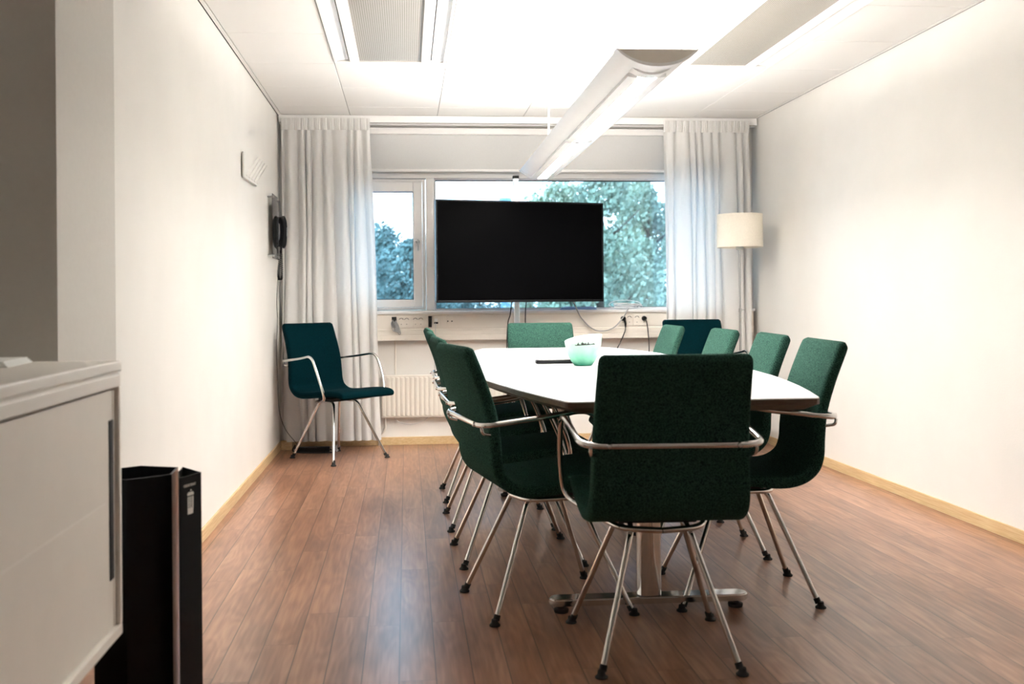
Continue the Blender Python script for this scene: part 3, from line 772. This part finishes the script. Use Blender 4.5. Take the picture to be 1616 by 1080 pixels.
TUBE('upper_pole', [(0, 0, 1.0), (0, 0, 1.50)], .0055, MT['brushed'], fl, 12)
b = nb(); tube(b, [(0, 0, .985), (0, 0, 1.012)], .0115, 14); tube(b, [(0, 0, 1.0), (.035, 0, 1.0)], .003, 8); obj('clamp', b, MT['brushed'], fl, auto=50)
b = nb(); lathe(b, [(0, 1.43), (.025, 1.432), (.03, 1.452), (.02, 1.47), (0, 1.47)], (0, 0, 0), 20); obj('lamp_holder', b, MT['brushed'], fl, auto=50)
b = nb()
for k in range(3):
    a = 2*PI*k/3+.3; tube(b, [(0, 0, 1.50), (.160*math.cos(a), .160*math.sin(a), 1.50)], .002, 6)
obj('shade_spider', b, MT['brushed'], fl)
b = nb(); lathe(b, [(0, 1.47), (.014, 1.48), (.03, 1.53), (.03, 1.56), (.018, 1.585), (0, 1.59)], (0, 0, 0), 20); obj('bulb', b, MT['paper'], fl, auto=60)

# ------------------------------------------------------------------ pendant lamp
AX0, AX1, PY0, PY1, PZ = .878, .905, 3.40, 6.64, 1.957
pl_ = empty('pendant_lamp', ((AX0+AX1)/2, (PY0+PY1)/2, PZ), -math.atan2(AX1-AX0, PY1-PY0)); tag(pl_, 'long white trough pendant lamp hanging over the meeting table', 'lamp')
HL = (PY1-PY0)/2
def arc(wd, dp, n=20, z0=0): return [(wd*math.sin(t), z0-dp*(math.cos(t)-math.cos(1.0))/(1-math.cos(1.0))) for t in [(-1+2*i/n) for i in range(n+1)]]
def arcpts(hw, dp, n=20): return [(hw*math.sin(t)/math.sin(1.0), -dp*(math.cos(t)-math.cos(1.0))/(1-math.cos(1.0))) for t in [(-1+2*i/n) for i in range(n+1)]]
def yext(bm, poly, y0, y1):
    a = [bm.verts.new((x, y0, z)) for x, z in poly]; c = [bm.verts.new((x, y1, z)) for x, z in poly]; n = len(poly)
    bm.faces.new(a); bm.faces.new(c[::-1])
    for i in range(n): bm.faces.new((a[i], a[(i+1) % n], c[(i+1) % n], c[i]))
def strip(bm, o_, i_, y0, y1):       # closed shell between an outer and an inner arc
    n = len(o_)
    A = [[bm.verts.new((x, y, z)) for x, z in pr_] for pr_ in (o_, i_) for y in (y0, y1)]
    oa, ob, ia, ib = A
    for k in range(n-1):
        bm.faces.new((oa[k], oa[k+1], ob[k+1], ob[k])); bm.faces.new((ia[k], ib[k], ib[k+1], ia[k+1]))
        bm.faces.new((oa[k], ia[k], ia[k+1], oa[k+1])); bm.faces.new((ob[k], ob[k+1], ib[k+1], ib[k]))
    for k in (0, n-1): bm.faces.new((oa[k], ob[k], ib[k], ia[k]))
oo = arcpts(.142, .056); ii = arcpts(.138, .0505); JM = .02
b = nb(); strip(b, oo, ii, -HL+.02, HL-.02)
for sx0, sx1 in ((-.070, -.034), (.034, .070)):    # raised rails beside the diffuser
    yext(b, [(sx0, -.047), (sx1, -.052), (sx1, -.066), (sx0*1.0, -.060)] if sx0 < 0 else [(sx0, -.052), (sx1, -.047), (sx1, -.060), (sx0, -.066)], -HL+.165, JM-.045)
    yext(b, [(sx0, -.047), (sx1, -.052), (sx1, -.066), (sx0*1.0, -.060)] if sx0 < 0 else [(sx0, -.052), (sx1, -.047), (sx1, -.060), (sx0, -.066)], JM+.045, HL-.03)
obj('trough', b, MT['white'], pl_, auto=35)
ro = arcpts(.147, .061); ri = arcpts(.138, .0495)
for y0, y1 in ((-HL, -HL+.055), (HL-.03, HL)):
    b = nb(); strip(b, ro, ri, y0, y1); er = obj('end_ring', b, MT['white'], pl_, auto=35)
for y0 in (-HL+.006, HL-.009):
    b = nb(); yext(b, ri[::-1], y0, y0+.003); obj('end_plate', b, MT['ash'], pl_)
for yc in (-HL+.12, JM):
    b = nb(); strip(b, [(x*.62, z*1.0-.026) for x, z in arcpts(.142, .044)], [(x*.62, z-.018) for x, z in arcpts(.142, .044)], yc-.03, yc+.03); obj('cross_clip', b, MT['white'], pl_, auto=35)
emD = mat('diffuser_lit', (250, 248, 240), .5, emit=(1, .96, .915), es=DOWN_EMIT, noise=.001)
for y0, y1 in ((-HL+.20, JM-.06), (JM+.06, HL-.035)):
    BX('diffuser', (-.031, .031, y0, y1, -.0605, -.056), emD, pl_)
    for s in (-1, 1): BX('diffuser_seam', (s*.0325-.001, s*.0325+.001, y0, y1, -.0665, -.056), MT['dark'], pl_)
emU = mat('fluorescent_tube_lit', (255, 255, 250), .5, emit=(1, .95, .89), es=UP_EMIT, noise=.001)
for y0, y1 in ((-HL+.08, JM-.05), (JM+.05, HL-.06)):
    for s in (-1, 1):
        b = nb(); tube(b, [(s*.030, y0, -.032), (s*.030, y1, -.032)], .012, 10); obj('fluorescent_tube', b, emU, pl_, auto=50)
for yy in (-HL+.33, HL-.42):
    rod = TUBE('suspension_rod', [(0, yy, -.045), (0, yy, H-PZ-.01)], .0062, MT['white'], pl_, 12)
    b = nb(); lathe(b, [(.008, -.060), (.022, -.058), (.030, -.012), (.040, -.004), (.040, 0), (0, 0)], (0, yy, H-PZ), 24); obj('ceiling_cap', b, MT['white'], rod, auto=40)

# ------------------------------------------------------------------ things on the left wall
# relief of five slanting slats
wr = empty('wall_relief', (XL, 5.77, 1.80)); tag(wr, 'small white wall relief with slanting slats high on the left wall', 'wall decoration')
def yz_prism(bm, poly, x0, x1):
    a = [bm.verts.new((x0, y, z)) for y, z in poly]; c = [bm.verts.new((x1, y, z)) for y, z in poly]; n = len(poly)
    bm.faces.new(a); bm.faces.new(c[::-1])
    for i in range(n): bm.faces.new((a[i], a[(i+1) % n], c[(i+1) % n], c[i]))
b = nb(); yz_prism(b, [(0, 0), (.50, .005), (.66, .06), (.28, .17), (0, .145)], .008, .018); obj('plate', b, MT['wall'], wr)
for k in range(5):
    y0 = .06+.10*k; b = nb(); yz_prism(b, [(y0, .02), (y0+.05, .015), (y0+.52, .180), (y0+.47, .192)], .016, .021)
    bmesh.ops.bevel(b, geom=b.edges[:], offset=.0015, segments=2, affect='EDGES'); obj('slat', b, MT['wall'], wr)
# acrylic sign holder
ah = empty('sign_holder', (XL, 6.85, 1.40)); tag(ah, 'clear acrylic sign holder with steel stand-offs beside the wall phone', 'sign holder')
BX('front_sheet', (.034, .037, -.02, .30, -.02, .42), MT['acrylic'], ah, .001)
BX('paper', (.0315, .0335, .02, .26, .02, .38), MT['paper'], ah)
for yy, zz in ((0, 0), (0, .40), (.28, 0), (.28, .40)):
    b = nb(); lathe(b, [(0, 0), (.006, 0), (.006, .028), (.009, .028), (.009, .045), (0, .045)], (0, yy, zz), 12, 'x'); obj('standoff', b, MT['brushed'], ah, auto=40)
for k in range(6): BX('print_line', (.0336, .0339, .05, .05+.16*(.6+.4*((k*7) % 3)/2), .33-.03*k, .335-.03*k), MT['dark'], ah)
# telephone
ph = empty('wall_phone', (XL, 7.17, 1.585)); tag(ph, 'black handset wall phone with coiled cord on the left wall', 'phone')
b = nb()
P = [(-.045, -.07), (-.035, -.095), (0, -.105), (.035, -.095), (.045, -.07), (.048, 0), (.045, .07), (.03, .10), (0, .108), (-.03, .10), (-.045, .07), (-.048, 0)]
yz_prism(b, [(y_*1.5, z_) for y_, z_ in P], .0, .032); bmesh.ops.bevel(b, geom=b.edges[:], offset=.004, segments=2, affect='EDGES'); obj('base_plate', b, MT['phonegrey'], ph, auto=40)
# handset: bowed bar with two end cups
b = nb(); hp = catmull([(.040, 0, -.104), (.052, 0, -.088), (.060, 0, -.03), (.061, 0, .02), (.055, 0, .078), (.040, 0, .104)], 6)
N_ = len(hp)
rings = []
for i, p in enumerate(hp):
    t = (hp[min(i+1, N_-1)]-hp[max(i-1, 0)]).normalized(); nn = Vector((t.z, 0, -t.x)); u = i/(N_-1)
    wy = .030+.006*abs(2*u-1)**2; wx = .026
    if i in (0, N_-1): wy *= .6; wx *= .6
    rings.append([b.verts.new(p+Vector((0, wy*math.cos(2*PI*k/14), 0))+nn*wx*math.sin(2*PI*k/14)) for k in range(14)])
for a, c in zip(rings, rings[1:]):
    for k in range(14): b.faces.new((a[k], a[(k+1) % 14], c[(k+1) % 14], c[k]))
b.faces.new(rings[0][::-1]); b.faces.new(rings[-1])
for z in (-.082, .082): lathe(b, [(0, .024), (.024, .024), (.027, .040), (.02, .05), (0, .052)], (0, 0, z), 16, 'x')
bmesh.ops.translate(b, vec=(.004, .035, 0), verts=b.verts[:]); obj('handset', b, MT['blackpl'], ph, auto=50)
BX('grip_inlay', (.087, .0925, .018, .046, -.035, .03), MT['phonegrey'], ph, .002)
for i in range(9): BX('label_line', (.0322, .0326, -.060, -.020, .055-.014*i, .0563-.014*i), MT['dark'], ph)
b = nb(); pts = []
path = catmull([(.05, 0, -.10), (.045, .01, -.15), (.035, -.005, -.24), (.030, -.01, -.31), (.040, .0, -.345), (.052, .012, -.32), (.050, .014, -.22), (.048, .016, -.13)], 14)
turns = 52; N2 = turns*9
for i in range(N2+1):
    f = i/N2*(len(path)-1); k = min(int(f), len(path)-2); p = path[k].lerp(path[k+1], f-k); a = 2*PI*turns*i/N2
    pts.append(p+Vector((.0085*math.cos(a), .0085*math.sin(a), 0)))
tube(b, pts, .0020, 5); obj('coiled_cord', b, MT['blackpl'], ph, smooth=True)
cab('telephone_cable', [(XL+.02, 7.22, 1.27), (XL+.012, 7.21, 1.1), (XL+.016, 7.20, .95), (XL+.008, 7.21, .75), (XL+.012, 7.22, .5), (XL+.02, 7.24, .3), (XL+.06, 7.25, .17), (XL+.13, 7.27, .07), (XL+.16, 7.28, .04)], .0022, 'rubber', 'thin black cable running down the left wall from the phone to the floor')
# power strip on the floor under the curtain
pb = empty('power_strip', (-.66, 7.255, 0)); tag(pb, 'black power strip with cables on the floor under the left curtain', 'power strip')
BX('housing', (-.15, .10, -.022, .022, 0, .038), MT['blackpl'], pb, .006)
TUBE('cord', catmull([(.09, 0, .02), (.14, -.04, .006), (.06, -.08, .006), (-.06, -.07, .006), (-.16, -.02, .012), (-.15, .01, .05)], 8), .005, MT['rubber'], pb, 8)
b = nb(); lathe(b, [(0, .0), (.024, .0), (.028, .02), (.028, .042), (0, .046)], (.145, .02, .0), 18); obj('adapter', b, MT['phonegrey'], pb, auto=45)

# ------------------------------------------------------------------ cabinet, paper, bin
CX, CY0, CY1 = -.713, .90, 2.555; CXB = -1.13
cb = empty('sideboard', ((CXB+CX)/2, (CY0+CY1)/2, 0)); tag(cb, 'white sideboard with sliding door in the left foreground', 'cabinet')
x0, x1 = CXB+.02-(CXB+CX)/2, CX-(CXB+CX)/2; y0, y1 = CY0-(CY0+CY1)/2, CY1-(CY0+CY1)/2
BX('top', (x0, x1+.002, y0, y1, .918, .943), MT['cab'], cb, .003)
b = nb(); box(b, x0, x1-.006, y0+.004, y1-.004, .908, .918)
box(b, x0, x1, y0, y1, .880, .909, .002); box(b, x0, x1, y0, y1, .262, .288, .002)
box(b, x0, x1, y1-.018, y1, .289, .879, .002); box(b, x0, x1, y0, y0+.018, .289, .879, .002); box(b, x0, x0+.012, y0+.02, y1-.02, .289, .879)
obj('carcass', b, MT['cab'], cb)
dr_ = BX('sliding_door', (x1-.030, x1-.012, -.10, y1-.034, .290, .872), MT['cabdoor'], cb, .0015)
BX('handle', (x1-.0125, x1-.009, y1-.066, y1-.036, .410, .800), MT['dark'], dr_, .001)
BX('door_edge', (x1-.029, x1-.0105, y1-.034, y1-.022, .290, .872), MT['cab'], dr_, .001)
BX('door_seam', (x1-.0125, x1-.0112, -.10, y1-.10, .604, .607), MT['cab'], dr_)
BX('sliding_door', (x1-.052, x1-.034, y0+.02, -.06, .290, .872), MT['cabdoor'], cb, .0015)
for yy in (y0+.08, y1-.5):
    for xx in (x0+.05, x1-.06):
        b = nb(); tube(b, [(xx, yy, .012), (xx, yy, .262)], .016, 14); lathe(b, [(0, 0), (.022, 0), (.022, .008), (.016, .014), (0, .014)], (xx, yy, 0), 16); obj('leg', b, MT['brushed'], cb, auto=45)
pst = empty('paper_stack', (-1.0, 2.40, .943), D(6)); tag(pst, 'stack of white paper lying on the sideboard', 'paper')
for k in range(3): BX('sheets', (-.10-.003*k, .095-.004*k, -.09, .12-.003*k, .0005+.0045*k, .0045+.0045*k), MT['paper'], pst)
tag(BX('folder', (-1.10, -.965, 2.12, 2.27, .9435, .951), MT['phonegrey'], None, .001), 'thin grey folder on the sideboard in front of the paper stack', 'folder')
tag(BX('stapler', (-1.09, -.985, 2.36, 2.39, .9575, .972), MT['blackpl'], None, .005), 'black stapler lying on the paper stack at the picture edge', 'stapler')

ZB = .62
def bin_(name, poly, open_):
    """hollow polygonal bin: walls with thickness and a floor"""
    c = Vector((sum(p[0] for p in poly)/len(poly), sum(p[1] for p in poly)/len(poly)))
    inn = [((p[0]-c.x)*.955+c.x, (p[1]-c.y)*.955+c.y) for p in poly]
    b = nb(); n = len(poly)
    o0 = [b.verts.new((x, y, 0)) for x, y in poly]; o1 = [b.verts.new((x, y, ZB)) for x, y in poly]
    i0 = [b.verts.new((x, y, .01)) for x, y in inn]; i1 = [b.verts.new((x, y, ZB)) for x, y in inn]
    for k in range(n):
        q = (k+1) % n
        b.faces.new((o0[k], o0[q], o1[q], o1[k])); b.faces.new((i0[k], i1[k], i1[q], i0[q])); b.faces.new((o1[k], o1[q], i1[q], i1[k]))
    b.faces.new(o0[::-1]); b.faces.new(i0)
    return b
A_, B_, C_, D_, E_, F_ = (-.763, 2.925), (-.650, 2.885), (-.640, 2.765), (-.742, 2.695), (-.838, 2.735), (-.858, 2.86)
bn = empty('waste_bin', (0, 0, 0)); tag(bn, 'tall black six-sided waste bin standing behind the sideboard', 'bin')
obj('body', bin_('b', [A_, B_, C_, D_, E_, F_], 1), MT['binblack'], bn)
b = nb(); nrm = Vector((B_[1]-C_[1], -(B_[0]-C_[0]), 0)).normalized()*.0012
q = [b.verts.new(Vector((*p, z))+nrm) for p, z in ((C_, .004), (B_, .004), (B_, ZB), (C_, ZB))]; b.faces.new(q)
obj('facet_strip', b, MT['facet_reflection'], bn)  # thin strip over one black facet, coloured like the floor it mirrors
P_, Q_, R_2 = (-.606, 2.700), (-.566, 2.790), (-.638, 2.890)
bn2 = empty('waste_bin', (0, 0, 0)); tag(bn2, 'narrow black waste bin with a white bin symbol, beside the six-sided bin', 'bin')
obj('body', bin_('c', [P_, Q_, R_2, (-.630, 2.80)], 1), MT['binblack'], bn2)
# symbol + lettering on facet P-Q
u_ = Vector((Q_[0]-P_[0], Q_[1]-P_[1], 0)); wl = u_.length; u_.normalize(); nr = Vector((u_.y, -u_.x, 0)); o_ = Vector((P_[0], P_[1], 0))
mx = Matrix(((u_.x, 0, nr.x, 0), (u_.y, 0, nr.y, 0), (0, 1, 0, 0), (0, 0, 0, 1)))
def on_facet(s, z): return Matrix.Translation(o_+u_*s+Vector((0, 0, z))+nr*.0008) @ mx
text_mesh('lettering', 'OSORTERAT', .0098, MT['print'], on_facet(wl*.47, ZB-.029) @ Matrix.Diagonal((.95, 1, 1, 1)), bn2)
b = nb()
def fq(bm, pts): bm.faces.new([bm.verts.new((x, y, 0)) for x, y in pts])
fq(b, [(-.0015, .062), (.006, .062), (.005, .0655), (-.0005, .0655)])
fq(b, [(-.017, .050), (.017, .050), (.018, .055), (.012, .0595), (-.012, .0595), (-.018, .055)])
for a in (-.0125, -.0045, .0035): fq(b, [(a-.0035, .016), (a+.0015, .016), (a+.0015, .047), (a-.0035, .047)])
fq(b, [(.0085, .016), (.0150, .016), (.0160, .047), (.0085, .047)])
fq(b, [(-.016, .0), (.013, .0), (.015, .016), (-.0165, .016)])
sm = obj('bin_symbol', b, MT['print'], bn2); sm.data.transform(on_facet(wl*.50, ZB-.104) @ Matrix.Diagonal((.8, 1, 1, 1)))

# ------------------------------------------------------------------ outside
S('ground', (-60, 80, 8.5, 160, -3.3, -3.2), MT['ground'])
def crown_mesh(seed, R, Hh, n, leaf, conif=False):
    rnd = random.Random(seed); V, F = [], []
    blobs = []
    for k in range(22):
        z = rnd.uniform(.22, .95)*Hh; rr = R*(math.sin(PI*min(1, (z/Hh)*.95+.05))**.7 if not conif else (1.05-z/Hh))
        a = rnd.uniform(0, 2*PI); d = rnd.uniform(.25, .75)*rr
        blobs.append((d*math.cos(a), d*math.sin(a), z, rnd.uniform(.28, .48)*R*(1 if not conif else .7)))
    for i in range(n):
        bx_, by_, bz, br = rnd.choice(blobs)
        v = Vector((rnd.gauss(0, 1), rnd.gauss(0, 1), rnd.gauss(0, 1))).normalized()
        p = Vector((bx_, by_, bz))+v*br*rnd.uniform(.6, 1.05)
        a = Vector((rnd.gauss(0, 1), rnd.gauss(0, 1), rnd.gauss(0, 1))).normalized(); c = a.orthogonal().normalized(); d = a.cross(c)
        s = leaf*rnd.uniform(.6, 1.3); k = len(V)
        V += [p-c*s, p+d*s*.6, p+c*s, p-d*s*.6]; F.append((k, k+1, k+2, k+3))
    me = bpy.data.meshes.new('foliage'); me.from_pydata([tuple(v) for v in V], [], F); return me
def tree(x, y, hgt, R, m, seed, label, group, base=-3.2):
    r = empty('tree', (x, y, base)); tag(r, label, 'tree', group)
    link('foliage', crown_mesh(seed, R, hgt, 11000, .105), m, r)
    b = nb(); tube(b, catmull([(0, 0, 0), (.1, 0, hgt*.3), (-.05, .1, hgt*.6), (0, 0, hgt*.85)], 4), .22, 8, r2=.04)
    rn = random.Random(seed)
    for k in range(9):
        z = hgt*(.3+.055*k); a = rn.uniform(0, 6.28); L2 = R*rn.uniform(.5, .8); tube(b, [(0, 0, z), (L2*.5*math.cos(a), L2*.5*math.sin(a), z+.5), (L2*math.cos(a), L2*math.sin(a), z+1.2)], .07, 6, r2=.015)
    obj('trunk', b, MT['bark'], r, smooth=True); return r
TREES = [
    (6.6, 44, 9.2, 2.5, 'leafA', 11, 'hazy leafy tree outside, its crown above the middle right of the television'),
    (6.6, 33.5, 8.4, 2.2, 'leafC', 12, 'leafy tree outside behind the upper right corner of the television'),
    (10.7, 48, 10.5, 2.7, 'leafA', 13, 'pale leafy tree outside right of the television'),
    (9.9, 40, 9.3, 2.3, 'leafC', 14, 'leafy tree outside next to the edge of the right curtain'),
    (14.2, 44, 10.0, 3.0, 'leafB', 15, 'dark tree outside showing faintly behind the right curtain'),
    (3.9, 54, 8.4, 3.0, 'leafB', 16, 'tree outside behind the television, foliage showing under its left half'),
    (1.6, 60, 8.2, 2.6, 'leafB', 17, 'far tree outside between the window mullion and the television'),
    (-1.3, 50, 7.7, 2.3, 'leafB', 31, 'blue-green tree outside in the left part of the narrow window'),
    (.15, 44, 7.0, 1.9, 'leafB', 32, 'blue-green tree outside in the right part of the narrow window, by the handle'),
    (-3.3, 40.5, 6.6, 1.8, 'leafB', 35, 'dark tree outside hidden by the right edge of the left curtain')]
for x, y, hh, R, mk, sd, lab in TREES: tree(x, y, hh, R, MT[mk], sd, lab, 'trees outside the window')
b = nb(); tube(b, [(0, 0, 0), (0, 0, 9.0)], .24, 14); tube(b, [(0, 0, 9.0), (0, 0, 9.15)], .30, 14)
o = obj('chimney', b, MT['chimney'], None, auto=50); o.location = (4.75, 47.5, -3.2); tag(o, 'pale blue metal chimney standing outside just left of the television pole', 'chimney')
